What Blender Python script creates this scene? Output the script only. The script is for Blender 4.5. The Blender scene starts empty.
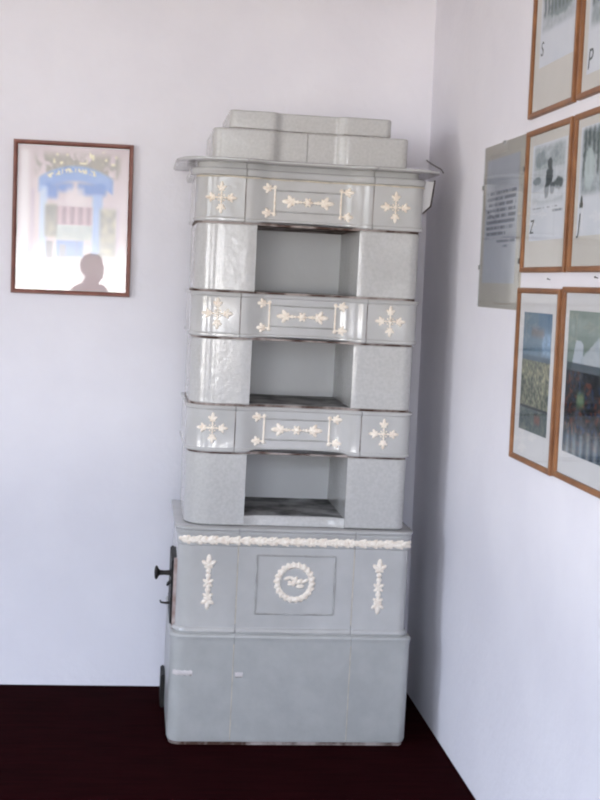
import bpy, bmesh, math, random
from mathutils import Vector, Matrix, Euler
random.seed(7)
PI = math.pi
sc = bpy.context.scene
COL = sc.collection

# ------------------------------------------------------------------ helpers
def lin(c):
    return tuple((x / 12.92 if x <= .04045 else ((x + .055) / 1.055) ** 2.4) for x in c)

def new_mat(name):
    m = bpy.data.materials.new(name); m.use_nodes = True
    return m, m.node_tree.nodes, m.node_tree.links, m.node_tree.nodes['Principled BSDF']

def noise(N, L, scale, detail=4, rough=.55, stretch=None, coord='Object'):
    tc = N.new('ShaderNodeTexCoord')
    n = N.new('ShaderNodeTexNoise'); n.inputs['Scale'].default_value = scale
    n.inputs['Detail'].default_value = detail; n.inputs['Roughness'].default_value = rough
    if stretch:
        mp = N.new('ShaderNodeMapping'); mp.inputs['Scale'].default_value = stretch
        L.new(tc.outputs[coord], mp.inputs['Vector']); L.new(mp.outputs['Vector'], n.inputs['Vector'])
    else:
        L.new(tc.outputs[coord], n.inputs['Vector'])
    return n

def ramp(N, L, src, stops):
    r = N.new('ShaderNodeValToRGB'); el = r.color_ramp.elements
    while len(el) < len(stops): el.new(.5)
    for e, (p, c) in zip(el, stops):
        e.position = p; e.color = (*c, 1)
    L.new(src, r.inputs['Fac'])
    return r

def surf(name, c1, c2, scale=8, rough=.5, bump=0, bscale=60, stretch=None, spec=.5, metal=0, p=(.35, .65), rvar=0, bdist=.01, coat=0):
    m, N, L, B = new_mat(name)
    n = noise(N, L, scale, stretch=stretch)
    r = ramp(N, L, n.outputs['Fac'], [(p[0], c1), (p[1], c2)])
    L.new(r.outputs['Color'], B.inputs['Base Color'])
    B.inputs['Roughness'].default_value = rough
    B.inputs['Specular IOR Level'].default_value = spec
    B.inputs['Metallic'].default_value = metal
    if coat:
        B.inputs['Coat Weight'].default_value = coat; B.inputs['Coat Roughness'].default_value = .12
    if rvar:
        mr = N.new('ShaderNodeMapRange'); mr.inputs['To Min'].default_value = rough - rvar; mr.inputs['To Max'].default_value = rough + rvar
        L.new(n.outputs['Fac'], mr.inputs['Value']); L.new(mr.outputs['Result'], B.inputs['Roughness'])
    if bump:
        n2 = noise(N, L, bscale, 3, stretch=stretch)
        b = N.new('ShaderNodeBump'); b.inputs['Strength'].default_value = bump; b.inputs['Distance'].default_value = bdist
        L.new(n2.outputs['Fac'], b.inputs['Height']); L.new(b.outputs['Normal'], B.inputs['Normal'])
    return m

M = {}
M['wall'] = surf('lavender_white_plaster', (.745, .735, .785), (.785, .775, .82), 3, .92, .25, 38, spec=.15, bdist=.006)
M['ceiling'] = surf('white_ceiling_paint', (.60, .58, .57), (.66, .64, .63), 3, .95, .1, 40, spec=.1)
M['floor'] = surf('dark_maroon_boards', (.0100, .0012, .0018), (.0170, .0020, .0028), 5, .9, .15, 30, stretch=(1, 8, 1), spec=.02)
M['glaze'] = surf('grey_glazed_tile', (.425, .422, .414), (.470, .466, .455), 9, .12, .22, 20, spec=.6, rvar=.03, bdist=.004)
M['mottle'] = surf('speckled_grey_glaze', (.430, .426, .416), (.486, .481, .470), 110, .16, .22, 34, spec=.55, rvar=.03, bdist=.004)
M['plinth'] = surf('grey_plinth_tile', (.385, .390, .382), (.430, .434, .424), 14, .32, .15, 40, spec=.4, bdist=.004)
M['niche'] = surf('grey_niche_tile', (.62, .625, .63), (.66, .665, .67), 5, .55, .1, 40, spec=.3)
M['soot'] = surf('sooty_dust', (.13, .13, .13), (.44, .44, .435), 11, .9, .4, 60, spec=.1)
M['grout'] = surf('cracked_brown_joint', (.07, .04, .03), (.36, .31, .29), 13, .9, .3, 80, spec=.1, p=(.42, .58))
M['cream'] = surf('cream_relief', (.75, .64, .53), (.88, .81, .71), 60, .5, .2, 120, spec=.3, p=(.3, .55), bdist=.003)
M['creamline'] = surf('faded_cream_line', (.42, .38, .31), (.62, .56, .45), 30, .5, spec=.3)
M['groove'] = surf('grey_panel_line', (.29, .285, .27), (.40, .40, .39), 20, .5)  # darker grey-brown than the glaze, for the panel moulding lines
M['smear'] = surf('pinkish_smear', (.50, .47, .465), (.62, .58, .57), 60, .5)
M['iron'] = surf('black_cast_iron', (.006, .006, .007), (.022, .018, .016), 30, .5, .3, 90, spec=.35)
M['rust'] = surf('rusty_rim', (.28, .20, .175), (.46, .39, .37), 25, .7, .2, 60, spec=.2)
M['wood_orange'] = surf('orange_brown_wood', (.19, .075, .027), (.28, .120, .045), 14, .42, .1, 40, stretch=(1, 1, 1), spec=.4)
M['wood_red'] = surf('reddish_brown_wood', (.15, .055, .042), (.23, .09, .065), 18, .45, .1, 40, spec=.35)
M['mat'] = surf('cream_mount_board', (.60, .575, .54), (.66, .635, .60), 4, .9, spec=.1)
M['matwhite'] = surf('pale_mount_board', (.66, .65, .66), (.70, .69, .70), 4, .9, spec=.1)
M['beige'] = surf('beige_backing_board', (.50, .465, .415), (.56, .525, .47), 6, .9, spec=.1)
M['steel'] = surf('dull_steel', (.22, .22, .22), (.35, .35, .35), 10, .4, metal=.9)
M['sheet'] = surf('pale_painted_sheet', (.68, .67, .67), (.76, .75, .75), 5, .6, spec=.3)
M['cord'] = surf('dark_wire', (.03, .02, .02), (.06, .04, .035), 20, .6)
M['skin'] = surf('skin', (.42, .25, .18), (.48, .29, .21), 10, .6)
M['hair'] = surf('dark_brown_hair', (.03, .02, .015), (.07, .05, .04), 60, .7)
M['shirt'] = surf('tan_cotton_shirt', (.30, .22, .17), (.36, .27, .21), 20, .9)
M['trouser'] = surf('navy_trousers', (.03, .035, .06), (.05, .055, .09), 20, .9)
M['shoe'] = surf('black_leather', (.01, .01, .01), (.02, .02, .02), 20, .5)
M['eye'] = surf('dark_eye', (.02, .015, .01), (.03, .02, .015), 20, .3)
M['lip'] = surf('lip', (.35, .14, .12), (.38, .16, .13), 20, .5)
M['ink'] = surf('dark_grey_ink', (.075, .09, .095), (.12, .14, .14), 40, .9, spec=.1)
M['winwhite'] = surf('white_window_paint', (.74, .73, .71), (.80, .79, .77), 6, .5)

def make_glass():
    m, N, L, B = new_mat('clear_picture_glass'); N.remove(B)
    out = [n for n in N if n.type == 'OUTPUT_MATERIAL'][0]
    t = N.new('ShaderNodeBsdfTransparent'); t.inputs['Color'].default_value = (.96, .97, .97, 1)
    g = N.new('ShaderNodeBsdfGlossy'); g.inputs['Roughness'].default_value = .015
    # Schlick reflectance, the same from both sides of the thin pane
    ge = N.new('ShaderNodeNewGeometry'); dt = N.new('ShaderNodeVectorMath'); dt.operation = 'DOT_PRODUCT'
    L.new(ge.outputs['Normal'], dt.inputs[0]); L.new(ge.outputs['Incoming'], dt.inputs[1])
    def mth(op, a, b=None):
        k = N.new('ShaderNodeMath'); k.operation = op
        for q, v in enumerate((a, b)):
            if v is None: continue
            if isinstance(v, (int, float)): k.inputs[q].default_value = v
            else: L.new(v, k.inputs[q])
        return k.outputs[0]
    fr = mth('ADD', mth('MULTIPLY', mth('POWER', mth('SUBTRACT', 1.0, mth('ABSOLUTE', dt.outputs['Value'])), 5.0), .60), .045)
    mx = N.new('ShaderNodeMixShader')
    L.new(fr, mx.inputs[0]); L.new(t.outputs[0], mx.inputs[1]); L.new(g.outputs[0], mx.inputs[2])
    L.new(mx.outputs[0], out.inputs['Surface'])
    return m
M['glass'] = make_glass()

def make_printmat():
    m, N, L, B = new_mat('printed_paper')
    a = N.new('ShaderNodeAttribute'); a.attribute_name = 'ink'
    L.new(a.outputs['Color'], B.inputs['Base Color'])
    B.inputs['Roughness'].default_value = .85; B.inputs['Specular IOR Level'].default_value = .1
    return m
M['print'] = make_printmat()

def smooth(bm, ang=35):
    for f in bm.faces: f.smooth = True
    for e in bm.edges:
        if len(e.link_faces) == 2 and e.calc_face_angle(0) > math.radians(ang): e.smooth = False

def obj(name, bm, mat, parent=None, off=None, sm=True, ang=35):
    bmesh.ops.recalc_face_normals(bm, faces=bm.faces)
    if sm: smooth(bm, ang)
    me = bpy.data.meshes.new(name); bm.to_mesh(me); bm.free()
    me.materials.append(M[mat] if isinstance(mat, str) else mat)
    o = bpy.data.objects.new(name, me); COL.objects.link(o)
    if parent: o.parent = parent
    if off is not None: o.location = off
    return o

def empty(name, loc, label, cat, group=None, rot=(0, 0, 0)):
    o = bpy.data.objects.new(name, None); COL.objects.link(o)
    o.location = loc; o.rotation_euler = rot; o.empty_display_size = .1
    o['label'] = label; o['category'] = cat
    if group: o['group'] = group
    return o

def box(bm, x0, x1, y0, y1, z0, z1):
    v = [bm.verts.new((x, y, z)) for x in (x0, x1) for y in (y0, y1) for z in (z0, z1)]
    for f in ((0, 1, 3, 2), (4, 6, 7, 5), (0, 4, 5, 1), (2, 3, 7, 6), (0, 2, 6, 4), (1, 5, 7, 3)):
        bm.faces.new([v[i] for i in f])
    return v

def loft(bm, rings, closed=True, cap0=True, cap1=True):
    vr = [[bm.verts.new(p) for p in r] for r in rings]
    n = len(vr[0])
    for a, b in zip(vr, vr[1:]):
        for i in range(n if closed else n - 1):
            j = (i + 1) % n
            bm.faces.new((a[i], a[j], b[j], b[i]))
    if cap0: bm.faces.new(vr[0][::-1])
    if cap1: bm.faces.new(vr[-1])
    return vr

def tube(bm, pts, r, n=8, caps=True):
    rings = []
    for i, p in enumerate(pts):
        p = Vector(p)
        d = Vector(pts[min(i + 1, len(pts) - 1)]) - Vector(pts[max(i - 1, 0)])
        d.normalize()
        u = d.cross(Vector((0, 0, 1)))
        if u.length < 1e-3: u = d.cross(Vector((0, 1, 0)))
        u.normalize(); w = d.cross(u)
        rr = r[i] if isinstance(r, (list, tuple)) else r
        rings.append([tuple(p + u * rr * math.cos(a) + w * rr * math.sin(a)) for a in [2 * PI * k / n for k in range(n)]])
    loft(bm, rings, True, caps, caps)

def blob(bm, c, s, ay=0, seg=8, rg=6):
    mt = Matrix.Translation(c) @ Matrix.Rotation(ay, 4, 'Y') @ Matrix.Diagonal((*s, 1))
    bmesh.ops.create_uvsphere(bm, u_segments=seg, v_segments=rg, radius=1, matrix=mt)

# ------------------------------------------------------------------ setting
YB = 4.887           # back wall
XL, YR, ZC = -2.9, -1.6, 3.0
def XR(z): return 1.092 - .012 * z

def struct(name, bm, mat):
    o = obj(name, bm, mat, sm=False); o['kind'] = 'structure'; return o

bm = bmesh.new(); box(bm, XL - .25, 1.4, YR - .25, YB + .25, -.12, 0); struct('floor', bm, 'floor')
bm = bmesh.new(); box(bm, XL - .25, 1.4, YR - .25, YB + .25, ZC, ZC + .12); struct('ceiling', bm, 'ceiling')
bm = bmesh.new(); box(bm, XL - .25, 1.4, YB, YB + .25, 0, ZC); struct('wall_back', bm, 'wall')
bm = bmesh.new()
v = []
for y in (YR, YB):
    v += [bm.verts.new((XR(0), y, 0)), bm.verts.new((XR(ZC), y, ZC)), bm.verts.new((1.35, y, ZC)), bm.verts.new((1.35, y, 0))]
for i in range(4):
    j = (i + 1) % 4; bm.faces.new((v[i], v[j], v[4 + j], v[4 + i]))
bm.faces.new(v[:4]); bm.faces.new(v[4:][::-1])
struct('wall_right', bm, 'wall')

def wall_with_holes(name, axis, lo, hi, a0, a1, holes):
    """axis 'x': wall spans x, thickness in y lo..hi; holes = (u0,u1,z0,z1) sorted by u"""
    bm = bmesh.new()
    def b(u0, u1, z0, z1):
        if u1 - u0 < 1e-4 or z1 - z0 < 1e-4: return
        if axis == 'x': box(bm, u0, u1, lo, hi, z0, z1)
        else: box(bm, lo, hi, u0, u1, z0, z1)
    u = a0
    for (h0, h1, z0, z1) in holes:
        b(u, h0, 0, ZC); b(h0, h1, 0, z0); b(h0, h1, z1, ZC); u = h1
    b(u, a1, 0, ZC)
    return struct(name, bm, 'wall')

REAR = [(-2.0, .75, .70, 2.72)]
LEFT = [(-.7, .9, .72, 2.55), (1.7, 3.1, .72, 2.55)]  # out of view; second left window added, both enlarged for more daylight
wall_with_holes('wall_rear', 'x', YR - .25, YR, XL - .25, 1.4, REAR)
wall_with_holes('wall_left', 'y', XL - .25, XL, YR, YB, LEFT)

def window(n, axis, at, h):
    u0, u1, z0, z1 = h
    bm = bmesh.new(); t = .045
    def b(a0, a1, c0, c1):
        if axis == 'x': box(bm, a0, a1, at - .06, at, c0, c1)
        else: box(bm, at - .06, at, a0, a1, c0, c1)
    b(u0, u1, z0, z0 + t); b(u0, u1, z1 - t, z1); b(u0, u0 + t, z0 + t, z1 - t); b(u1 - t, u1, z0 + t, z1 - t)
    um = (u0 + u1) / 2
    if n > 1: b(um - t / 2, um + t / 2, z0 + t, z1 - t)
    struct('window_%d' % n, bm, 'winwhite')
    # portal: only guides sampling of the daylight coming in through the opening
    ld = bpy.data.lights.new('daylight_portal', 'AREA'); ld.shape = 'RECTANGLE'
    ld.size = u1 - u0; ld.size_y = z1 - z0; ld.cycles.is_portal = True
    lo = bpy.data.objects.new('daylight_portal', ld); COL.objects.link(lo)
    zc = (z0 + z1) / 2
    if axis == 'x':
        lo.location = (um, at - .2, zc); lo.rotation_euler = (PI / 2, 0, 0)   # faces +y
        lo.rotation_euler = Vector((0, 1, 0)).to_track_quat('-Z', 'Y').to_euler()
    else:
        lo.location = (at - .2, um, zc)
        lo.rotation_euler = Vector((1, 0, 0)).to_track_quat('-Z', 'Y').to_euler()
window(1, 'x', YR - .08, REAR[0])
window(2, 'y', XL - .08, LEFT[0])
window(3, 'y', XL - .08, LEFT[1])

# ------------------------------------------------------------------ the tiled stove
SX, SY = .555, 4.5
stove = empty('tiled_stove', (SX, SY, 0), 'tall pale grey tiled stove with cream ornaments and three open niches in the corner', 'stove')
OFF = (-SX, -SY, 0)
def part(name, bm, mat, ang=35, sm=True, label=None):
    o = obj(name, bm, mat, stove, OFF, sm, ang)
    if label: o['label'] = label
    return o
def sub(name, bm, mat, par, ang=35, sm=True, label=None):
    o = obj(name, bm, mat, par, None, sm, ang)
    if label: o['label'] = label
    return o

def sstep(t):
    t = max(0., min(1., t)); return t * t * (3 - 2 * t)

class Plan:
    """front outline of one storey: rounded left/right corners, hollowed middle"""
    def __init__(s, x0, x1, yf, yb, rl, rr, xa, xb, d, w, seams=(), gd=.006):
        s.__dict__.update(locals())
        xs = [x0 + rl + (x1 - rr - x0 - rl) * i / 70 for i in range(71)]
        xs = [x for x in xs if all(abs(x - q) > .004 for q in seams)]
        for q in seams: xs += [q - .002, q - .0003, q + .0003, q + .002]
        s.xs = sorted(xs)
    def ogee(s, x):
        return s.d * (sstep((x - s.xa) / s.w) - sstep((x - s.xb + s.w) / s.w)) if s.d else 0
    def y(s, x):
        """surface y anywhere along the front, corner arcs included"""
        if x < s.x0 + s.rl:
            dx = s.x0 + s.rl - x; return s.yf + s.rl - math.sqrt(max(0, s.rl ** 2 - dx * dx))
        if x > s.x1 - s.rr:
            dx = x - s.x1 + s.rr; return s.yf + s.rr - math.sqrt(max(0, s.rr ** 2 - dx * dx))
        return s.yf + s.ogee(x)
    def ring(s, z, o=0, xlo=None, xhi=None, zf=None, groove=True):
        P = []
        def add(x, y): P.append((x, y, z + (zf(x) if zf else 0)))
        lo = s.x0 if xlo is None else xlo; hi = s.x1 if xhi is None else xhi
        if xlo is None:
            add(s.x0 - o, s.yb)
            for k in range(11):
                a = PI / 2 * k / 10
                add(s.x0 + s.rl - (s.rl + o) * math.cos(a), s.yf + s.rl - (s.rl + o) * math.sin(a))
        else:
            add(lo, s.yb); add(lo, s.yf + s.ogee(lo) - o)
        for x in s.xs:
            if x <= lo + 1e-4 or x >= hi - 1e-4 or (xlo is None and x <= s.x0 + s.rl + 1e-4) or (xhi is None and x >= s.x1 - s.rr - 1e-4): continue
            g = s.gd if groove and any(abs(x - q) < .001 for q in s.seams) else 0
            add(x, s.yf + s.ogee(x) - o + g)
        if xhi is None:
            for k in range(11):
                a = PI / 2 * k / 10
                add(s.x1 - s.rr + (s.rr + o) * math.sin(a), s.yf + s.rr - (s.rr + o) * math.cos(a))
            add(s.x1 + o, s.yb)
        else:
            add(hi, s.yf + s.ogee(hi) - o); add(hi, s.yb)
        return P

def tier(name, plan, levels, mat, xlo=None, xhi=None, arch=None):
    bm = bmesh.new(); rings = []
    for k, (z, o) in enumerate(levels):
        zf = None
        if arch and k < 4:
            def zf(x, k=k):
                a, b, h = arch
                if a < x < b:
                    t = (x - a) / (b - a); e = min(t, 1 - t) / .08
                    return h * (1 - (1 - min(1, e)) ** 2) * (.55 + .45 * math.sin(PI * t)) * (1 - k / 4)
                return 0
        rings.append(plan.ring(z, o, xlo, xhi, zf))
    loft(bm, rings)
    return part(name, bm, mat, 30)

def joints(plan, zs, y_in=.005, segs=None):
    """brown cracked mortar seen in the horizontal and vertical gaps between the tiles"""
    bm = bmesh.new()
    for z in zs: loft(bm, [plan.ring(z - .0045, -y_in, groove=False), plan.ring(z + .0045, -y_in, groove=False)])
    for (q, z0, z1) in segs or ():
        yy = plan.yf + plan.ogee(q)
        box(bm, q - .0025, q + .0025, yy + .0015, yy + .02, z0, z1)
    return part('mortar_joint', bm, 'grout', sm=False)

YBK = 4.78
# plinth
P0 = Plan(.153, .964, 4.253, YBK, .045, .03, 0, 1, 0, .1, (.364, .758), .003)
tier('plinth', P0, [(0.012, -.004), (.022, 0), (.350, 0), (.362, .002), (.370, .004), (.376, .001), (.379, -.006)], 'plinth')
bm = bmesh.new(); loft(bm, [P0.ring(0, -.008, groove=False), P0.ring(.012, -.008, groove=False)]); part('footing', bm, 'grout', label='crumbling brown mortar footing')
# fire chamber
P1 = Plan(.166, .946, 4.272, YBK, .05, .03, 0, 1, 0, .1, (.366, .757), .004)
body = tier('fire_chamber', P1, [(.379, .006), (.386, .010), (.394, .007), (.398, .001), (.405, 0), (.672, 0), (.676, .003), (.706, .004), (.712, .008), (.720, .009), (.724, .004), (.728, .012), (.735, .012), (.737, .006)], 'glaze')
# upper storeys
SEA = (.337, .757)
P2P = Plan(.183, .924, 4.285, 4.72, .085, .035, .350, .745, .006, .075)
P2 = Plan(.183, .924, 4.285, 4.74, .085, .035, .350, .745, .022, .075, SEA)
Z = [.737, .983, 1.140, 1.362, 1.512, 1.737, 1.874]
NX0, NX1 = .380, .719
def band_levels(z0, z1):
    return [(z0 + .002, .006), (z0 + .006, .010), (z0 + .012, .010), (z0 + .016, .0065), (z0 + .022, .006), (z1 - .022, .006), (z1 - .016, .0065), (z1 - .013, .011), (z1 - .006, .012), (z1 - .002, .008)]
def col_levels(z0, z1):
    return [(z0 + .003, -.004), (z0 + .007, 0), (z1 - .007, 0), (z1 - .003, -.004)]
bands = []
for k in range(3):
    z0, z1 = Z[2 * k], Z[2 * k + 1]
    tier('pillar_block', P2P, col_levels(z0, z1), 'mottle', None, NX0)
    tier('pillar_block', P2P, col_levels(z0, z1), 'mottle', NX1, None)
    b0, b1 = Z[2 * k + 1], Z[2 * k + 2]
    if k < 2: lv = band_levels(b0, b1)
    else: lv = band_levels(b0, b1 + .02)[:6] + [(b1, .006), (1.887, .006)]
    bands.append(tier('tile_band', P2, lv, 'glaze', arch=(NX0, NX1, .013 if k == 0 else .006)))
    # niche back and floor
    bm = bmesh.new(); box(bm, NX0 - .004, NX1 + .004, 4.690, 4.72, z0 + .001, z1 + .012); part('niche_back', bm, 'niche', sm=False)
    zf = z0 + (.030 if k == 0 else .002)
    bm = bmesh.new()
    fx = [NX0 + .0005 + (NX1 - NX0 - .001) * i / 24 for i in range(25)]
    yo = .018 if k == 0 else .012
    top = [(x, P2.yf + P2.ogee(x) + yo, zf + .004) for x in fx]; bot = [(x, y, z0 + .001) for x, y, _ in top]
    loft(bm, [[(fx[0], 4.69, z0 + .001)] + bot + [(fx[-1], 4.69, z0 + .001)], [(fx[0], 4.69, zf + .004)] + top + [(fx[-1], 4.69, zf + .004)]])
    part('niche_floor', bm, 'soot', label='sooty grey niche floor')
    if k == 0:
        bm = bmesh.new()
        a = [(x, P2.yf + P2.ogee(x) - .001) for x in fx]
        loft(bm, [[(x, y, z0 + .002) for x, y in a] + [(x, y + .018, z0 + .002) for x, y in a[::-1]],
                  [(x, y, zf + .001) for x, y in a] + [(x, y + .018, zf + .001) for x, y in a[::-1]],
                  [(x, y + .003, zf + .005) for x, y in a] + [(x, y + .018, zf + .005) for x, y in a[::-1]]])
        part('niche_sill', bm, 'mottle', 50)
        # soot crumbs are part of the floor's texture
segs = []
for k in range(3): segs += [(q, Z[2 * k + 1] + .004, (Z[2 * k + 2] if k < 2 else 1.887) - .004) for q in SEA]
for zj in Z[1:6]: joints(P2, [zj], .002, [])
for (q, z0, z1) in segs:
    bm = bmesh.new(); box(bm, q - .0028, q + .0028, P2.yf + P2.ogee(q) - .0032, P2.yf + P2.ogee(q) + .01, z0 + .015, z1 - .015)
    part('mortar_joint', bm, 'grout', sm=False)
for q in P1.seams:
    bm = bmesh.new(); box(bm, q - .0022, q + .0022, P1.yf + .0012, P1.yf + .012, .41, .70); part('mortar_joint', bm, 'creamline', sm=False)
for q in P0.seams:
    bm = bmesh.new(); box(bm, q - .0018, q + .0018, P0.yf + .0012, P0.yf + .012, .02, .345); part('mortar_joint', bm, 'creamline', sm=False)
# cornice
PC = Plan(.176, .917, 4.285, 4.74, .085, .035, .350, .745, .022, .075, SEA)
tier('cornice', PC, [(1.887, .010), (1.889, .015), (1.893, .017), (1.904, .019), (1.909, .017), (1.911, .010), (1.912, -.004), (1.929, -.006), (1.930, .010), (1.9285, .050), (1.929, .058), (1.932, .065), (1.937, .065), (1.940, .057), (1.941, .045)], 'glaze')
# the joint between its blocks
# stepped crown
P3 = Plan(.224, .868, 4.300, 4.70, .035, .02, .415, .665, .020, .035, (.535,), .004)
tier('crown_tier', P3, [(1.941, -.004), (1.945, 0), (2.036, 0), (2.041, -.004)], 'mottle')
P4 = Plan(.276, .810, 4.310, 4.68, .025, .02, .420, .660, .020, .03)
tier('crown_tier', P4, [(2.0425, -.004), (2.046, .001), (2.097, .001), (2.101, -.003)], 'mottle')
bm = bmesh.new(); loft(bm, [P4.ring(2.039, -.003), P4.ring(2.0445, -.003)]); part('mortar_joint', bm, 'grout', sm=False)
bm = bmesh.new(); loft(bm, [P2.ring(1.8855, .003), P2.ring(1.888, .003)]); part('mortar_joint', bm, 'grout', sm=False)

# cream line under the cornice
bm = bmesh.new()
r0 = P2.ring(0, .008, groove=False)[3:-3]
tube(bm, [(x, y, 1.8835 + .0008 * math.sin(x * 50)) for x, y, _ in r0], .0028, 6)
sub('cream_line', bm, 'creamline', bands[2], label='thin cream line under the cornice')

# ---- relief ornaments
def pet(bm, plan, o, x, z, ang, l, w, t=.005):
    """petal rooted at (x,z) pointing along ang (0 = +x, 90deg = +z)"""
    cx, cz = x + math.cos(ang) * l * .5, z + math.sin(ang) * l * .5
    blob(bm, (cx, plan.y(cx) - o, cz), (l * .55, t, w * .5), -ang, 8, 6)
def dot(bm, plan, o, x, z, r, t=.006): blob(bm, (x, plan.y(x) - o, z), (r, t, r), 0, 8, 6)
def fleur(bm, plan, o, x, z, ang, s):
    pet(bm, plan, o, x, z, ang, s, s * .50)
    for sg in (-1, 1):
        pet(bm, plan, o, x, z, ang + sg * .95, s * .74, s * .42)
        pet(bm, plan, o, x, z, ang + sg * 2.0, s * .42, s * .32)
    dot(bm, plan, o, x, z, s * .2, .006)
def stem(bm, plan, o, xa, za, xb, zb, r=.0025):
    n = 6
    tube(bm, [(xa + (xb - xa) * i / n, plan.y(xa + (xb - xa) * i / n) - o - .001, za + (zb - za) * i / n) for i in range(n + 1)], r, 6)

bz = [(1.064, .262, .834), (1.440, .262, .835), (1.815, .258, .832)]
for k, (zc, xl, xr) in enumerate(bz):
    o = .0065
    for xc in (xl, xr):
        bm = bmesh.new()
        for q in range(4):
            a = PI / 2 * q
            s = 1 if q % 2 else .97
            stem(bm, P2, o, xc, zc, xc + math.cos(a) * .034 * s, zc + math.sin(a) * .034 * s)
            fleur(bm, P2, o, xc + math.cos(a) * .027 * s, zc + math.sin(a) * .027 * s, a, .024)
            dot(bm, P2, o, xc + math.cos(a) * .014, zc + math.sin(a) * .014, .0042)
            dot(bm, P2, o, xc + math.cos(a + PI / 4) * .012, zc + math.sin(a + PI / 4) * .012, .0032)
        dot(bm, P2, o, xc, zc, .007, .008)
        sub('cross_ornament', bm, 'cream', bands[k], label='cream cross shaped floral relief')
    # spray in the middle
    xm = .544
    bm = bmesh.new()
    stem(bm, P2, o, xm - .07, zc, xm + .07, zc, .0022)
    dot(bm, P2, o, xm, zc, .011, .008)
    for q in range(6): dot(bm, P2, o, xm + .012 * math.cos(q * PI / 3), zc + .012 * math.sin(q * PI / 3), .0045)
    for sg in (-1, 1):
        a = 0 if sg > 0 else PI
        fleur(bm, P2, o, xm + sg * .052, zc, a, .033)
        dot(bm, P2, o, xm + sg * .024, zc, .005); dot(bm, P2, o, xm + sg * .034, zc, .0065)
        pet(bm, P2, o, xm + sg * .052, zc, PI - a, .022, .010)
    sub('spray_ornament', bm, 'cream', bands[k], label='cream horizontal floral spray')
    # brackets
    for sg, xb in ((-1, .434), (1, .653)):
        bm = bmesh.new(); h = .046
        stem(bm, P2, o, xb, zc - h, xb, zc + h, .0032)
        a = PI if sg < 0 else 0
        for e in (-1, 1):
            dot(bm, P2, o, xb, zc + e * (h - .002), .0065)
            fleur(bm, P2, o, xb + sg * .019, zc + e * (h - .006), a, .026)
            stem(bm, P2, o, xb, zc + e * (h - .006), xb + sg * .03, zc + e * (h - .006), .003)
        sub('bracket_ornament', bm, 'cream', bands[k], label='cream bracket with leaf tips')
    bm = bmesh.new()
    for e in (-1, 1): stem(bm, P2, o - .001, .434, zc + e * .034, .653, zc + e * .034, .0028)
    sub('panel_moulding', bm, 'groove', bands[k])

# fire chamber reliefs
o = .0005
for xc, zt, zb in ((.270, .640, .464), (.845, .638, .458)):
    bm = bmesh.new()
    stem(bm, P1, o, xc, zb + .02, xc, zt - .02, .003)
    L_ = zt - zb
    fleur(bm, P1, o, xc, zt - .034, PI / 2, .037)
    for f_ in (.29, .38): dot(bm, P1, o, xc, zt - L_ * f_, .0095)
    fleur(bm, P1, o, xc, zt - L_ * .53, PI / 2, .028); fleur(bm, P1, o, xc, zt - L_ * .53, -PI / 2, .025)
    dot(bm, P1, o, xc, zt - L_ * .66, .010)
    fleur(bm, P1, o, xc, zt - L_ * .84, -PI / 2, .034); fleur(bm, P1, o, xc, zt - L_ * .80, PI / 2, .027)
    sub('pendant_ornament', bm, 'cream', body, label='cream vertical leaf pendant')
bm = bmesh.new(); cx, cz = .559, .555
for i in range(22):
    a = 2 * PI * i / 22
    for dr, da in ((-.010, .95), (.010, -.95)):
        rr = .057 + dr * .75
        x, z = cx + rr * math.cos(a), cz + rr * math.sin(a)
        pet(bm, P1, o, x, z, a + PI / 2 - da * (1 if dr > 0 else 1) * .75, .026, .0145, .006)
sub('wreath_ornament', bm, 'cream', body, label='round cream leaf wreath')
bm = bmesh.new()
for (dx, dz, a, l, w) in ((-.036, .010, .35, .024, .011), (-.022, .003, -.5, .026, .013), (-.006, -.012, 1.2, .034, .016), (.004, -.004, .6, .026, .015), (.006, -.014, .1, .026, .014), (.020, -.002, .5, .028, .013), (.004, .006, 2.6, .024, .013), (-.002, -.002, 3.4, .022, .012)):
    pet(bm, P1, o, cx + dx, cz + dz, a, l, w, .006)
sub('spray_ornament', bm, 'cream', body, label='small cream leaf sprig inside the wreath')
bm = bmesh.new()
x0, x1, z0, z1 = .430, .694, .447, .645
for a, b in (((x0, z0), (x1, z0)), ((x1, z0), (x1, z1)), ((x1, z1), (x0, z1)), ((x0, z1), (x0, z0))):
    stem(bm, P1, -.0012, a[0], a[1], b[0], b[1], .0035)
sub('panel_moulding', bm, 'groove', body)
# leaf garland in three pieces
for xa, xb in ((.172, .362), (.370, .753), (.761, .936)):
    bm = bmesh.new(); n = max(6, int((xb - xa) / .0125)); og = .0045
    for i in range(n):
        x = xa + (xb - xa) * (i + .2) / n
        for e in (-1, 1):
            pet(bm, P1, og, x, .693 - e * .002, e * (.55 + .2 * math.sin(i * 1.9)), .025, .0145, .005)
        if i % 4 == 0: dot(bm, P1, og, x, .693 + .004 * math.sin(i), .007, .007)
    stem(bm, P1, og, xa, .693, xb, .693, .003)
    sub('leaf_garland', bm, 'cream', body, label='cream leaf garland strip')

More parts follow.
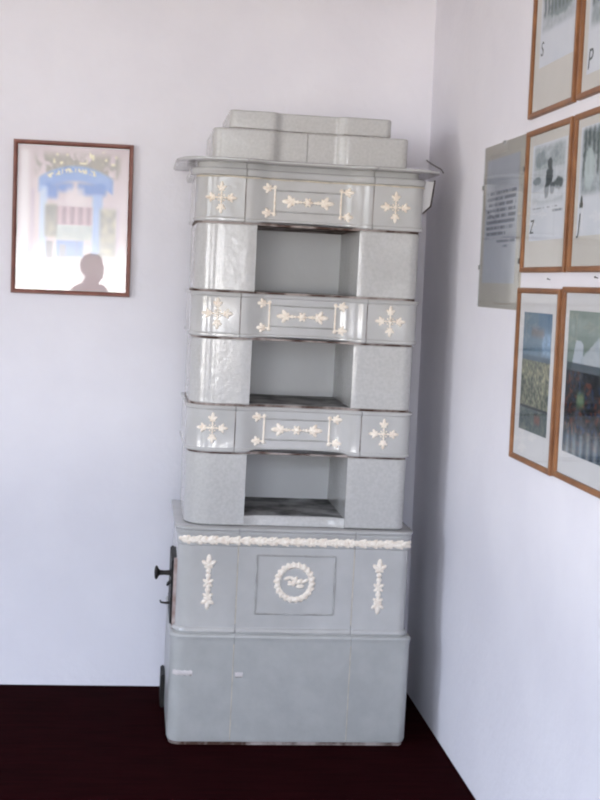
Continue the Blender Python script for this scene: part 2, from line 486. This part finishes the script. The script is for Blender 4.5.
# iron stoking door on the left flank
bm = bmesh.new(); box(bm, .150, .166, 4.33, 4.56, .388, .612)
bmesh.ops.bevel(bm, geom=bm.edges[:], offset=.004, segments=2, affect='EDGES')
door = part('stoking_door', bm, 'iron', label='black iron stoking door on the left side')
bm = bmesh.new(); yk, zk = 4.37, .557
pr = [(.152, .012), (.147, .012), (.145, .008), (.128, .0065), (.112, .008), (.108, .012), (.104, .019), (.099, .0205), (.0955, .016), (.094, .006)]
loft(bm, [[(x, yk + 1.15 * r * math.cos(2 * PI * k / 14), zk + 1.15 * r * math.sin(2 * PI * k / 14)) for k in range(14)] for x, r in pr])
sub('door_knob', bm, 'iron', door)
bm = bmesh.new()
tube(bm, [(.152, 4.37, .455), (.135, 4.37, .453), (.120, 4.37, .455), (.117, 4.37, .462)], [.005, .004, .0035, .003])
sub('door_latch', bm, 'iron', door)
bm = bmesh.new()
tube(bm, [(.152, 4.37, .530), (.142, 4.37, .520), (.138, 4.37, .512)], [.006, .006, .003])
sub('door_hook', bm, 'iron', door)
bm = bmesh.new(); box(bm, .157, .168, 4.312, 4.330, .380, .618); part('door_rim', bm, 'rust', sm=False, label='rusty pale rim of the stoking door')
bm = bmesh.new(); box(bm, .138, .154, 4.62, 4.75, .004, .125)  # dark block low on the left flank, near the rear
bmesh.ops.bevel(bm, geom=bm.edges[:], offset=.004, segments=2, affect='EDGES')
part('low_dark_block', bm, 'iron', label='small black block low on the left side')

for (x0_, x1_, z_) in ((.165, .230, .247), (.372, .398, .243)):
    bm = bmesh.new(); n = 10
    xs_ = [x0_ + (x1_ - x0_) * i / n for i in range(n + 1)]
    rings = []
    for dz, oo in ((-.008, .0003), (-.006, .0012), (.006, .0012), (.008, .0003)):
        rings.append([(x, P0.y(x) - oo, z_ + dz + .002 * math.sin(i * 2.3)) for i, x in enumerate(xs_)] + [(x, P0.y(x) + .002, z_ + dz) for x in xs_[::-1]])
    loft(bm, rings); part('paint_smear', bm, 'smear', label='pale pinkish smear of paint')

# pale sheet with a dark edge hanging between the right end of the cornice and the wall
sheet = empty('folded_sheet', (.97, 4.40, 1.79), 'pale folded sheet with dark edge hanging off right end of the stove cornice', 'sheet')
bm = bmesh.new()
pts = [(.931, 4.37, 1.797), (.968, 4.37, 1.832), (.977, 4.37, 1.913), (.931, 4.37, 1.913)]
loft(bm, [[(x, y, z) for x, y, z in pts], [(x, y + .004, z) for x, y, z in pts]])
obj('panel', bm, 'sheet', sheet, (-.97, -4.40, -1.79), sm=False)
bm = bmesh.new()
tube(bm, [(.930, 4.37, 1.795), (.950, 4.37, 1.812), (.969, 4.37, 1.831), (.974, 4.37, 1.875), (.979, 4.37, 1.918)], .003, 6)
o_ = obj('dark_edge', bm, 'cord', sheet, (-.97, -4.40, -1.79)); o_['label'] = 'dark edge strip'
bm = bmesh.new()
P = [(.992, 4.31, 1.940), (.996, 4.36, 1.955), (1.004, 4.48, 1.975), (1.02, 4.64, 2.0), (1.04, 4.78, 2.02), (1.058, 4.884, 2.035)]
tube(bm, P, .0022, 6)
w_ = obj('wire', bm, 'cord'); w_['label'] = 'thin dark wire running from stove cornice corner to the back wall'; w_['category'] = 'wire'

# ------------------------------------------------------------------ pictures
def h2(i, j, s=0):
    n = (i * 374761393 + j * 668265263 + s * 974634541) & 0xffffffff
    n = ((n ^ (n >> 13)) * 1274126177) & 0xffffffff
    return ((n ^ (n >> 16)) & 0xffff) / 65535.
def vn(x, y, s=0):
    i, j = math.floor(x), math.floor(y); fx, fy = x - i, y - j
    fx = fx * fx * (3 - 2 * fx); fy = fy * fy * (3 - 2 * fy)
    a = h2(i, j, s) * (1 - fx) + h2(i + 1, j, s) * fx; b = h2(i, j + 1, s) * (1 - fx) + h2(i + 1, j + 1, s) * fx
    return a * (1 - fy) + b * fy
def fb(x, y, s=0): return .55 * vn(x, y, s) + .3 * vn(2.1 * x, 2.1 * y, s + 1) + .15 * vn(4.3 * x, 4.3 * y, s + 2)
def mix(a, b, t):
    t = max(0., min(1., t)); return tuple(p * (1 - t) + q * t for p, q in zip(a, b))
def inr(u, v, u0, u1, v0, v1, e=.02):
    return sstep((u - u0) / e + .5) * sstep((u1 - u) / e + .5) * sstep((v - v0) / e + .5) * sstep((v1 - v) / e + .5)

def print_sheet(name, x0, x1, z0, z1, y, nx, ny, fn, parent, th=.0008):
    """a sheet of printed paper (thin slab), inked per point by fn(u,v), v from the top"""
    me = bpy.data.meshes.new(name); V = []; F = []; C = []
    for j in range(ny + 1):
        for i in range(nx + 1):
            u, v = i / nx, j / ny
            V.append((x0 + (x1 - x0) * u, y, z1 + (z0 - z1) * v)); C.append(lin(fn(u, v)))
    w = nx + 1
    for j in range(ny):
        for i in range(nx):
            a = j * w + i; F.append((a, a + w, a + w + 1, a + 1))
    nb = len(V)
    for (x, z) in ((x0, z1), (x1, z1), (x1, z0), (x0, z0)):
        V.append((x, y + th, z)); C.append(lin(fn(0, 0)))
    F.append((nb, nb + 1, nb + 2, nb + 3))
    F.append(tuple([i for i in range(nx + 1)][::-1]) + (nb, nb + 1)[0:2] if False else (0, nx, nb + 1, nb))
    F.append((ny * w, nb + 3, nb + 2, ny * w + nx)); F.append((0, nb, nb + 3, ny * w)); F.append((nx, ny * w + nx, nb + 2, nb + 1))
    me.from_pydata(V, [], F)
    at = me.color_attributes.new('ink', 'FLOAT_COLOR', 'POINT')
    for k, c in enumerate(C): at.data[k].color = (*c, 1)
    me.materials.append(M['print'])
    o = bpy.data.objects.new(name, me); COL.objects.link(o); o.parent = parent
    return o

def frame_mesh(w, h, fw, t):
    bm = bmesh.new()
    prof = [(0, 0), (0, -t * .8), (.002, -t), (fw * .55, -t), (fw * .8, -t * .9), (fw, -t * .72), (fw, -.003), (fw - .003, 0)]
    rings = []
    for d, y in prof:
        a, b0, b1 = w / 2 - d, d, h - d
        rings.append([(-a, y, b0), (a, y, b0), (a, y, b1), (-a, y, b1)])
    vr = [[bm.verts.new(p) for p in r] for r in rings]
    for a, b in zip(vr, vr[1:] + vr[:1]):
        for i in range(4):
            j = (i + 1) % 4; bm.faces.new((a[i], a[j], b[j], b[i]))
    return bm

def letter(ch, size, x, z, y, parent, mat='ink', shear=.15):
    cu = bpy.data.curves.new('letter', 'FONT'); cu.body = ch; cu.size = size; cu.extrude = .0002; cu.shear = shear
    ob = bpy.data.objects.new('tmp', cu); COL.objects.link(ob)
    bpy.context.view_layer.update()
    me = bpy.data.meshes.new_from_object(ob.evaluated_get(bpy.context.evaluated_depsgraph_get()))
    bpy.data.objects.remove(ob)
    me.transform(Matrix.Translation((x, y, z)) @ Matrix.Rotation(PI / 2, 4, 'X'))
    me.name = 'letter'; me.materials.clear(); me.materials.append(M[mat])
    o = bpy.data.objects.new('letter', me); COL.objects.link(o); o.parent = parent
    o['label'] = 'printed capital letter ' + ch
    return o

def picture(name, w, h, fw, t, wood, loc, rot, label, group=None, mount='mat', glass_y=None):
    e = empty(name, loc, label, 'picture', group, rot)
    obj('frame', frame_mesh(w, h, fw, t), wood, e, sm=True, ang=25)
    gy = -t * .55 if glass_y is None else glass_y
    iw, ih = w / 2 - fw + .002, fw - .002
    bm = bmesh.new(); box(bm, -iw + .0025, iw - .0025, -.004, -.0015, ih + .0025, h - ih - .0025); obj('mount_board', bm, mount, e, sm=False)
    bm = bmesh.new(); v = [bm.verts.new(p) for p in ((-iw + .0022, gy, ih + .0022), (iw - .0022, gy, ih + .0022), (iw - .0022, gy, h - ih - .0022), (-iw + .0022, gy, h - ih - .0022))]
    bm.faces.new(v); obj('glass', bm, 'glass', e, sm=False)
    return e

# --- picture on the back wall
def art_gate(u, v):
    base = mix((.80, .72, .735), (.86, .80, .80), fb(u * 5, v * 6, 3))
    c = base
    c = mix(c, (.93, .90, .90), .7 * inr(u, v, .02, .10, .03, .97, .05))
    n = fb(u * 14, v * 16, 5)
    # foliage along the top
    c = mix(c, mix((.50, .46, .44), (.70, .66, .58), n), .85 * inr(u, v, .16, .92, .055, .20, .08) * sstep((n - .28) * 5))
    c = mix(c, (.97, .93, .78), .8 * sstep((vn(u * 34, v * 36, 9) - .80) * 12) * inr(u, v, .30, .95, .02, .22, .06))
    # blue arch
    arc = .205 - .10 * (1 - ((u - .53) / .36) ** 2) + .06
    c = mix(c, mix((.40, .52, .78), (.60, .70, .87), fb(u * 9, v * 9, 11)), .95 * inr(u, v, .19, .86, arc - .035, arc + .07, .03))
    txt = abs(v - (arc - .005)) < .016 and .26 < u < .72 and vn(u * 60, v * 40, 21) > .42
    if txt: c = mix(c, (.93, .87, .72), .85)
    c = mix(c, (.36, .50, .78), .9 * inr(u, v, .25, .36, .26, .36, .05)); c = mix(c, (.36, .50, .78), .9 * inr(u, v, .36, .50, .25, .31, .05))
    c = mix(c, (.36, .50, .78), .9 * inr(u, v, .54, .80, .25, .33, .05))
    c = mix(c, (.88, .82, .82), .8 * inr(u, v, .44, .60, .28, .40, .06))
    # posts
    c = mix(c, (.58, .68, .86), .85 * inr(u, v, .68, .77, .32, .74, .03)); c = mix(c, (.74, .80, .90), .8 * inr(u, v, .20, .27, .28, .80, .03))
    # curtained window
    cur = .5 + .5 * math.sin(u * 85)
    c = mix(c, mix((.60, .46, .50), (.76, .64, .66), cur), .95 * inr(u, v, .35, .68, .415, .54, .015))
    c = mix(c, mix((.62, .66, .66), (.84, .84, .80), fb(u * 12, v * 14, 31)), .9 * inr(u, v, .35, .68, .545, .65, .02))
    c = mix(c, (.42, .54, .80), .95 * inr(u, v, .36, .605, .655, .765, .02))
    if abs(u - .545) < .006 and .65 < v < .78: c = (.30, .34, .50)
    # flowers at both sides
    for (a, b, p, q) in ((.75, .90, .42, .76), (.25, .36, .40, .63)):
        c = mix(c, mix((.42, .40, .38), (.82, .78, .66), fb(u * 26, v * 28, 41)), .9 * inr(u, v, a, b, p, q, .04))
    c = mix(c, (.45, .42, .46), .85 * inr(u, v, .265, .325, .66, .78, .015)); c = mix(c, (.58, .55, .58), .8 * inr(u, v, .385, .45, .68, .78, .015))
    c = mix(c, (.52, .55, .66), .6 * inr(u, v, .09, .13, .70, .85, .03))
    for (a, b, p, q) in ((.12, .155, .3, .8), (.90, .93, .42, .80)): c = mix(c, (.74, .66, .72), .6 * inr(u, v, a, b, p, q, .03))
    return c
p = picture('framed_picture', .429, .552, .0150, .020, 'wood_red', (-.242, YB, 1.467), (.006, -.009, 0), 'reddish brown framed picture of blue arched gateway, alone on wall left of stove', mount='matwhite')
print_sheet('print', -.198, .198, .018, .534, -.0052, 110, 140, art_gate, p)

# --- pictures on the right wall
LEAN = .012
def rw(y, z, off=0): return (XR(z) - off, y, z)
RW = (LEAN, 0, -PI / 2)
G_ = 'orange brown framed prints on the right wall'
FW, FT = .0145, .0125
def sketch(dark, seed, fig=None, horizon=.45):
    def fn(u, v):
        paper = mix((.80, .82, .86), (.86, .87, .90), fb(u * 3, v * 3, seed))
        c = paper
        if v < .66:
            n = fb(u * 9, v * 11, seed + 2); m = fb(u * 22, v * 26, seed + 4)
            t = dark * (.35 + .9 * n) * (1.15 if v < horizon * .6 else .65)
            c = mix(c, mix((.30, .36, .37), (.62, .66, .68), m), t * inr(u, v, .05, .95, .03, .62, .08))
            if dark > .7:
                s = .5 + .5 * math.sin(u * 60 + 3 * n); c = mix(c, (.16, .21, .21), .6 * s * inr(u, v, .04, .96, .02, .45, .06))
            for (a, b, p, q, k, cc) in fig or ():
                rr = ((u - (a + b) / 2) / (b - a) * 2) ** 2 + ((v - (p + q) / 2) / (q - p) * 2) ** 2
                c = mix(c, cc, k * sstep((1.35 - rr - .9 * (m - .5)) / .6))
        return c
    return fn
A_ = .350
# upper row
pA = picture('framed_print', .378, .392, FW, FT, 'wood_orange', rw(3.403, 2.035), RW, 'orange-brown framed print with capital letter S, highest row, nearer the corner', G_)
print_sheet('print', -.130, .164, .130, .372, -.0045, 60, 60, sketch(.75, 50, ((.25, .9, .30, .52, .5, (.35, .42, .42)),)), pA)
letter('S', .054, -.118, .160, -.0054, pA)
pB = picture('framed_print', .374, .392, FW, FT, 'wood_orange', rw(2.998, 2.035), RW, 'orange-brown framed print with capital letter P, highest row, cut by photo edge', G_)
print_sheet('print', -.140, .140, .055, .350, -.0045, 50, 50, sketch(.95, 60), pB)
letter('P', .070, -.134, .066, -.0054, pB)
# middle row
pC = picture('framed_print', .382, .388, FW, FT, 'wood_orange', rw(3.402, 1.612), RW, 'orange-brown framed snowy landscape print with capital letter Z, overlapping the frameless text panel', G_)
def artZ(u, v):
    c = sketch(.55, 70, ((.46, .60, .17, .28, .9, (.20, .24, .26)), (.43, .64, .26, .44, .9, (.17, .21, .23)), (.40, .54, .40, .58, .85, (.20, .24, .26)), (.56, .70, .42, .54, .8, (.22, .26, .28)), (.68, .94, .38, .50, .8, (.26, .30, .31)), (.05, .28, .34, .42, .6, (.35, .40, .42)), (.1, .4, .08, .24, .5, (.40, .46, .48)), (.05, .95, .46, .60, .5, (.90, .91, .94))))(u, v)
    if (.655 < v < .672 and .06 < u < .80) or (.70 < v < .715 and .62 < u < .95):
        if vn(u * 60, v * 5, 3) > .35: c = mix(c, (.45, .48, .52), .75)
    return c
print_sheet('print', -.140, .152, .086, .345, -.0045, 72, 84, artZ, pC)
letter('Z', .054, -.134, .106, -.0054, pC)
pD = picture('framed_print', .374, .388, FW, FT, 'wood_orange', rw(3.0, 1.612), RW, 'orange-brown framed dark woodland print with capital letter J, middle row at photo edge', G_)
def artJ(u, v):
    c = sketch(1.0, 80, ((.12, .36, .20, .58, .85, (.74, .79, .80)), (.55, .7, .15, .5, .6, (.62, .68, .69))))(u, v)
    return c
print_sheet('print', -.146, .150, .088, .352, -.0045, 60, 60, artJ, pD)
letter('J', .066, -.138, .098, -.0054, pD)
bm = bmesh.new()
blob(bm, (-.118, -.0056, .172), (.008, .0004, .015)); blob(bm, (-.125, -.0056, .163), (.006, .0004, .008)); blob(bm, (-.111, -.0056, .163), (.006, .0004, .008))
o_ = obj('bud_ornament', bm, 'ink', pD); o_['label'] = 'printed leaf bud above the letter'
# lower row
def artF(u, v):
    n = fb(u * 10, v * 16, 90); m = fb(u * 26, v * 40, 92)
    if v < .40:
        c = mix((.30, .39, .45), (.46, .56, .64), n * .6 + m * .4); c = mix(c, (.22, .38, .52), .6 * inr(u, v, .55, 1.1, -.1, .16, .1))
        c = mix(c, (.62, .74, .88), .8 * inr(u, v, .7, 1.0, .16, .34, .1) * m * 1.5)
        c = mix(c, (.42, .34, .34), .6 * inr(u, v, .3, .75, .13, .20, .06)); c = mix(c, (.20, .28, .34), .6 * inr(u, v, -.1, 1.1, .36, .41, .03))
    else:
        c = mix((.20, .24, .22), (.70, .68, .56), n * .7 + m * 1.1 - .45)
        if v > .80: c = mix(c, (.30, .36, .40), .6)
        c = mix(c, (.65, .35, .28), .5 * inr(u, v, .55, .75, .85, .92, .05))
    if abs(v - .80) < .012: c = (.16, .19, .22)
    return c
pF = picture('framed_print', 0.368, .480, FW, FT, 'wood_orange', rw(3.417, 1.090), RW, 'orange-brown framed colour print of a crowd under blue sky, lowest row, nearer the corner', G_, mount='matwhite')
print_sheet('print', -.126, .122, .090, .414, -.0045, 60, 96, artF, pF)
def artG(u, v):
    n = fb(u * 9, v * 13, 95); m = fb(u * 24, v * 34, 97)
    if v < .42:
        c = mix((.44, .50, .48), (.54, .59, .57), n)
        k = u * 1.1 - (.50 - v) * .45
        hill = (v > .16 + 2.2 * max(0, .22 - u) + .5 * max(0, u - .22)) and u < .36 and v > .2
        if hill: c = mix(c, (.72, .75, .79), .9)
        if v > .34 - .42 * (u - .3) and u > .32: c = mix((.74, .76, .77), (.62, .66, .70), n)
        if v > .36: c = mix(c, (.20, .24, .27), .7)
    else:
        c = mix((.07, .09, .11), (.36, .36, .38), n * 1.2 - .25)
        if m > .66: c = mix(c, (.52, .26, .19), .6)
        if m < .30: c = mix(c, (.20, .28, .44), .7)
        c = mix(c, (.45, .55, .42), .8 * inr(u, v, .28, .45, .56, .66, .08))
        if v > .76: c = mix(c, mix((.62, .67, .70), (.28, .34, .40), .5 + .5 * math.sin(u * 40)), .65 * sstep((v - .74) * 6))
    return c
pG = picture('framed_print', .420, .482, FW, FT, 'wood_orange', rw(2.996, 1.094), RW, 'orange-brown framed print of a dark crowd below a white mountain, lowest row at photo edge', G_, mount='matwhite')
print_sheet('print', -.166, .150, .072, .424, -.0045, 64, 90, artG, pG)

# frameless clip panel with text
pE = empty('clip_frame', rw(3.832, 1.506), 'frameless glass panel holding a sheet of typed text on beige board', 'picture', None, RW)
w, h = .440, .494
bm = bmesh.new(); box(bm, -w / 2, w / 2, -.004, -.0005, 0, h); obj('backing_board', bm, 'beige', pE, sm=False)
def artE(u, v):
    c = mix((.70, .715, .76), (.75, .76, .80), fb(u * 4, v * 6, 101))
    for k in range(8):
        vc = .275 + k * .047
        if abs(v - vc) < .012:
            end = .95 if k < 7 else .68
            st = .06 if k != 2 else .10
            if st < u < end and vn(u * 46, k * 7.3, 103) > .30: c = mix(c, (.25, .27, .34), .52)
    for vc, a, b in ((.668, .42, .97), (.706, .60, .76)):
        if abs(v - vc) < .010 and a < u < b and vn(u * 50, vc * 83, 107) > .32: c = mix(c, (.28, .30, .36), .5)
    return c
print_sheet('text_sheet', -.185, .165, .075, .450, -.0049, 130, 150, artE, pE)
bm = bmesh.new(); box(bm, -w / 2 + .001, w / 2 - .001, -.0075, -.0055, .001, h - .001); obj('glass', bm, 'glass', pE, sm=False)
for (x, z) in ((-.0, h), (w / 2, h * .28), (w / 2, h * .80), (-w / 2, h * .25), (-w / 2, h * .75)):
    bm = bmesh.new()
    if z == h: box(bm, x - .006, x + .006, -.0095, 0, z - .008, z + .002)
    else: box(bm, x - (.008 if x > 0 else .002), x + (.002 if x > 0 else .008), -.0095, 0, z - .007, z + .007)
    obj('clip', bm, 'steel', pE, sm=False)
# nails left in the wall between the rows
for i, (y, z, lab) in enumerate(((3.345, 1.593, 'small nail in the wall just above the blue sky crowd print'), (2.985, 1.598, 'small nail in the wall just above the white mountain print'))):
    bm = bmesh.new(); x = XR(z)
    tube(bm, [(x, y, z), (x - .007, y, z + .002), (x - .0071, y, z + .002), (x - .0085, y, z + .0025)], [.001, .001, .0026, .0026], 8)
    o_ = obj('wall_nail', bm, 'iron'); o_['label'] = lab; o_['category'] = 'nail'; o_['group'] = 'nails in the right wall'

# ------------------------------------------------------------------ the photographer, seen only as a reflection in the glass
def skinned(verts, edges, radii, root=0, lev=2):
    me = bpy.data.meshes.new('tmp'); me.from_pydata(verts, edges, [])
    ob = bpy.data.objects.new('tmp', me); COL.objects.link(ob)
    ob.modifiers.new('s', 'SKIN'); sv = me.skin_vertices[0].data
    for k, r in enumerate(radii):
        r = r if isinstance(r, tuple) else (r, r)
        sv[k].radius = r; sv[k].use_root = (k == root)
    sb = ob.modifiers.new('u', 'SUBSURF'); sb.levels = lev; sb.render_levels = lev
    bpy.context.view_layer.update()
    r = bpy.data.meshes.new_from_object(ob.evaluated_get(bpy.context.evaluated_depsgraph_get()))
    bpy.data.objects.remove(ob)
    return r
def remeshed(meshes, vox, smooth_it=4):
    bm = bmesh.new()
    for m_ in meshes: bm.from_mesh(m_)
    me = bpy.data.meshes.new('tmp'); bm.to_mesh(me); bm.free()
    ob = bpy.data.objects.new('tmp', me); COL.objects.link(ob)
    r = ob.modifiers.new('r', 'REMESH'); r.mode = 'VOXEL'; r.voxel_size = vox
    s = ob.modifiers.new('s', 'SMOOTH'); s.factor = .5; s.iterations = smooth_it
    bpy.context.view_layer.update()
    out = bpy.data.meshes.new_from_object(ob.evaluated_get(bpy.context.evaluated_depsgraph_get()))
    bpy.data.objects.remove(ob)
    return out
def mesh_obj(name, me, mat, parent):
    me.materials.clear(); me.materials.append(M[mat]); me.name = name
    for p_ in me.polygons: p_.use_smooth = True
    o = bpy.data.objects.new(name, me); COL.objects.link(o); o.parent = parent; return o

per = empty('person', (-.352, -.36, 0), 'standing person in a tan shirt, seen only as reflection in the gateway picture glass', 'person', rot=(0, 0, -.95)); per.scale = (.972, .972, .972)
meshes = []
Vt = [(0, 0, .93), (0, 0, 1.08), (0, 0, 1.26), (0, -.01, 1.40), (0, 0, 1.47), (0, .012, 1.54)]
Ed = [(0, 1), (1, 2), (2, 3), (3, 4), (4, 5)]; Ra = [(.145, .10), (.13, .09), (.15, .10), (.075, .06), .05, .05]
def chain(pts, rad, root):
    prev = root
    for p_, r_ in zip(pts, rad):
        Vt.append(p_); Ra.append(r_); Ed.append((prev, len(Vt) - 1)); prev = len(Vt) - 1
for s in (-1, 1):
    chain([(s * .155, -.01, 1.375), (s * .215, -.03, 1.10), (s * .222, .03, .87), (s * .222, .042, .82)], [.055, .042, .028, .030], 3)
    chain([(s * .085, 0, .86), (s * .095, .015, .49), (s * .098, -.015, .09), (s * .105, .06, .05), (s * .11, .15, .035)], [.088, .056, .038, .036, .032], 0)
meshes.append(skinned(Vt, Ed, Ra))
for s in (-1, 1):
    hx, hy, hz = s * .222, .045, .80
    bm = bmesh.new(); blob(bm, (hx, hy, hz - .018), (.016, .040, .045), 0, 12, 10); m_ = bpy.data.meshes.new('t'); bm.to_mesh(m_); bm.free(); meshes.append(m_)
    for k, ln in enumerate((.070, .080, .075, .058)):
        fy = hy + .030 - .020 * k
        meshes.append(skinned([(hx, fy, hz - .03), (hx, fy + .002, hz - .058), (hx - s * .010, fy + .003, hz - .058 - ln * .4), (hx - s * .026, fy + .003, hz - .058 - ln * .68)],
                              [(0, 1), (1, 2), (2, 3)], [.0095, .009, .0082, .007], 0, 1))
    meshes.append(skinned([(hx, hy + .025, hz - .002), (hx - s * .012, hy + .052, hz - .03), (hx - s * .018, hy + .058, hz - .058)], [(0, 1), (1, 2)], [.012, .0105, .0085], 0, 1))
bm = bmesh.new()
blob(bm, (0, .015, 1.573), (.074, .092, .100), 0, 24, 18); blob(bm, (0, .048, 1.503), (.050, .050, .048), 0, 16, 12)
blob(bm, (0, .108, 1.543), (.013, .020, .018), 0, 10, 8); blob(bm, (0, .102, 1.563), (.010, .012, .028), 0, 10, 8)
for s in (-1, 1): blob(bm, (s * .076, .005, 1.553), (.010, .020, .032), 0, 10, 8)
m_ = bpy.data.meshes.new('t'); bm.to_mesh(m_); bm.free(); meshes.append(m_)
mesh_obj('body', remeshed(meshes, .0055, 3), 'skin', per)
for s in (-1, 1):
    bm = bmesh.new(); blob(bm, (s * .030, .098, 1.568), (.012, .007, .007), 0, 10, 8)
    obj('eye', bm, 'eye', per)
bm = bmesh.new(); blob(bm, (0, .096, 1.509), (.022, .006, .007), 0, 10, 8); obj('mouth', bm, 'lip', per)
bm = bmesh.new(); blob(bm, (0, .003, 1.588), (.082, .098, .098), 0, 24, 18)
bmesh.ops.delete(bm, geom=[v_ for v_ in bm.verts if v_.co.z < 1.598 - (0 if v_.co.y > .03 else .075) or (v_.co.y > .075 and v_.co.z < 1.633)], context='VERTS')
bmesh.ops.solidify(bm, geom=bm.faces[:], thickness=.008)
obj('hair', bm, 'hair', per)
VS = [(0, 0, .90), (0, 0, 1.08), (0, 0, 1.26), (0, -.005, 1.41)]; ES = [(0, 1), (1, 2), (2, 3)]; RS = [(.172, .122), (.150, .108), (.168, .118), (.105, .075)]
for s in (-1, 1):
    VS += [(s * .158, -.01, 1.372), (s * .212, -.028, 1.12)]; RS += [.068, .060]; k = len(VS); ES += [(3, k - 2), (k - 2, k - 1)]
mesh_obj('shirt', remeshed([skinned(VS, ES, RS)], .009, 3), 'shirt', per)
VP = [(0, 0, .93)]; EP = []; RP = [(.155, .108)]
for s in (-1, 1):
    VP += [(s * .085, 0, .85), (s * .095, .015, .49), (s * .098, -.012, .10)]; RP += [.100, .072, .062]; k = len(VP); EP += [(0, k - 3), (k - 3, k - 2), (k - 2, k - 1)]
mesh_obj('trousers', remeshed([skinned(VP, EP, RP)], .009, 3), 'trouser', per)
for s in (-1, 1):
    bm = bmesh.new(); x = s * .105
    rings = []
    for y, wd, hh in ((-.07, .018, .05), (-.06, .034, .085), (0, .042, .09), (.06, .044, .075), (.12, .048, .06), (.175, .040, .045), (.20, .018, .030)):
        rings.append([(x + wd * math.cos(a), y, max(0.0, hh * .5 + hh * .5 * math.sin(a) * 1.0)) for a in [2 * PI * q / 14 for q in range(14)]])
    loft(bm, rings); obj('shoe', bm, 'shoe', per)

# ------------------------------------------------------------------ daylight
W = bpy.data.worlds.new('daylight'); sc.world = W; W.use_nodes = True
N, L = W.node_tree.nodes, W.node_tree.links
bg = N['Background']
tc = N.new('ShaderNodeTexCoord'); sp = N.new('ShaderNodeSeparateXYZ'); L.new(tc.outputs['Generated'], sp.inputs[0])
mr = N.new('ShaderNodeMapRange'); mr.inputs['From Min'].default_value = -1; mr.inputs['From Max'].default_value = 1
L.new(sp.outputs['Z'], mr.inputs['Value'])
r = ramp(N, L, mr.outputs['Result'], [(.0, (.34, .29, .215)), (.46, (.50, .43, .33)), (.484, (2.3, 2.27, 2.25)), (.499, (2.2, 2.2, 2.22)), (.507, (1.35, 1.36, 1.4)), (.524, (.75, .77, .83)), (.545, (.36, .39, .38)), (.575, (.55, .60, .66)), (.62, (1.22, 1.36, 1.62)), (1, (.98, 1.16, 1.62))])
L.new(r.outputs['Color'], bg.inputs['Color'])
bg.inputs['Strength'].default_value = 6.2

# ------------------------------------------------------------------ camera
roll, pitch, yaw = map(math.radians, (2.889, 5.069, 7.288))
f = Vector((math.sin(yaw) * math.cos(pitch), math.cos(yaw) * math.cos(pitch), -math.sin(pitch)))
rt = Vector((math.cos(yaw), -math.sin(yaw), 0)); up = rt.cross(f)
dn = -up
r2 = rt * math.cos(roll) - dn * math.sin(roll); d2 = rt * math.sin(roll) + dn * math.cos(roll)
Mx = Matrix((r2, -d2, -f)).transposed().to_4x4(); Mx.translation = (0, 0, 1.55)
cam = bpy.data.cameras.new('camera'); co = bpy.data.objects.new('camera', cam); COL.objects.link(co)
co.matrix_world = Mx
cam.sensor_fit = 'VERTICAL'; cam.sensor_height = 36; cam.lens = 36 * 1310 / 800; cam.clip_start = .02
sc.camera = co
sc.cycles.filter_width = 2.1

vs = sc.view_settings
vs.view_transform = 'Standard'; vs.look = 'None'; vs.gamma = 1; vs.use_curve_mapping = False
vs.exposure = 0.64
cy = sc.cycles
cy.use_denoising = True
cy.max_bounces = 14; cy.diffuse_bounces = 10; cy.transparent_max_bounces = 16; cy.caustics_reflective = False
cy.sample_clamp_indirect = 8
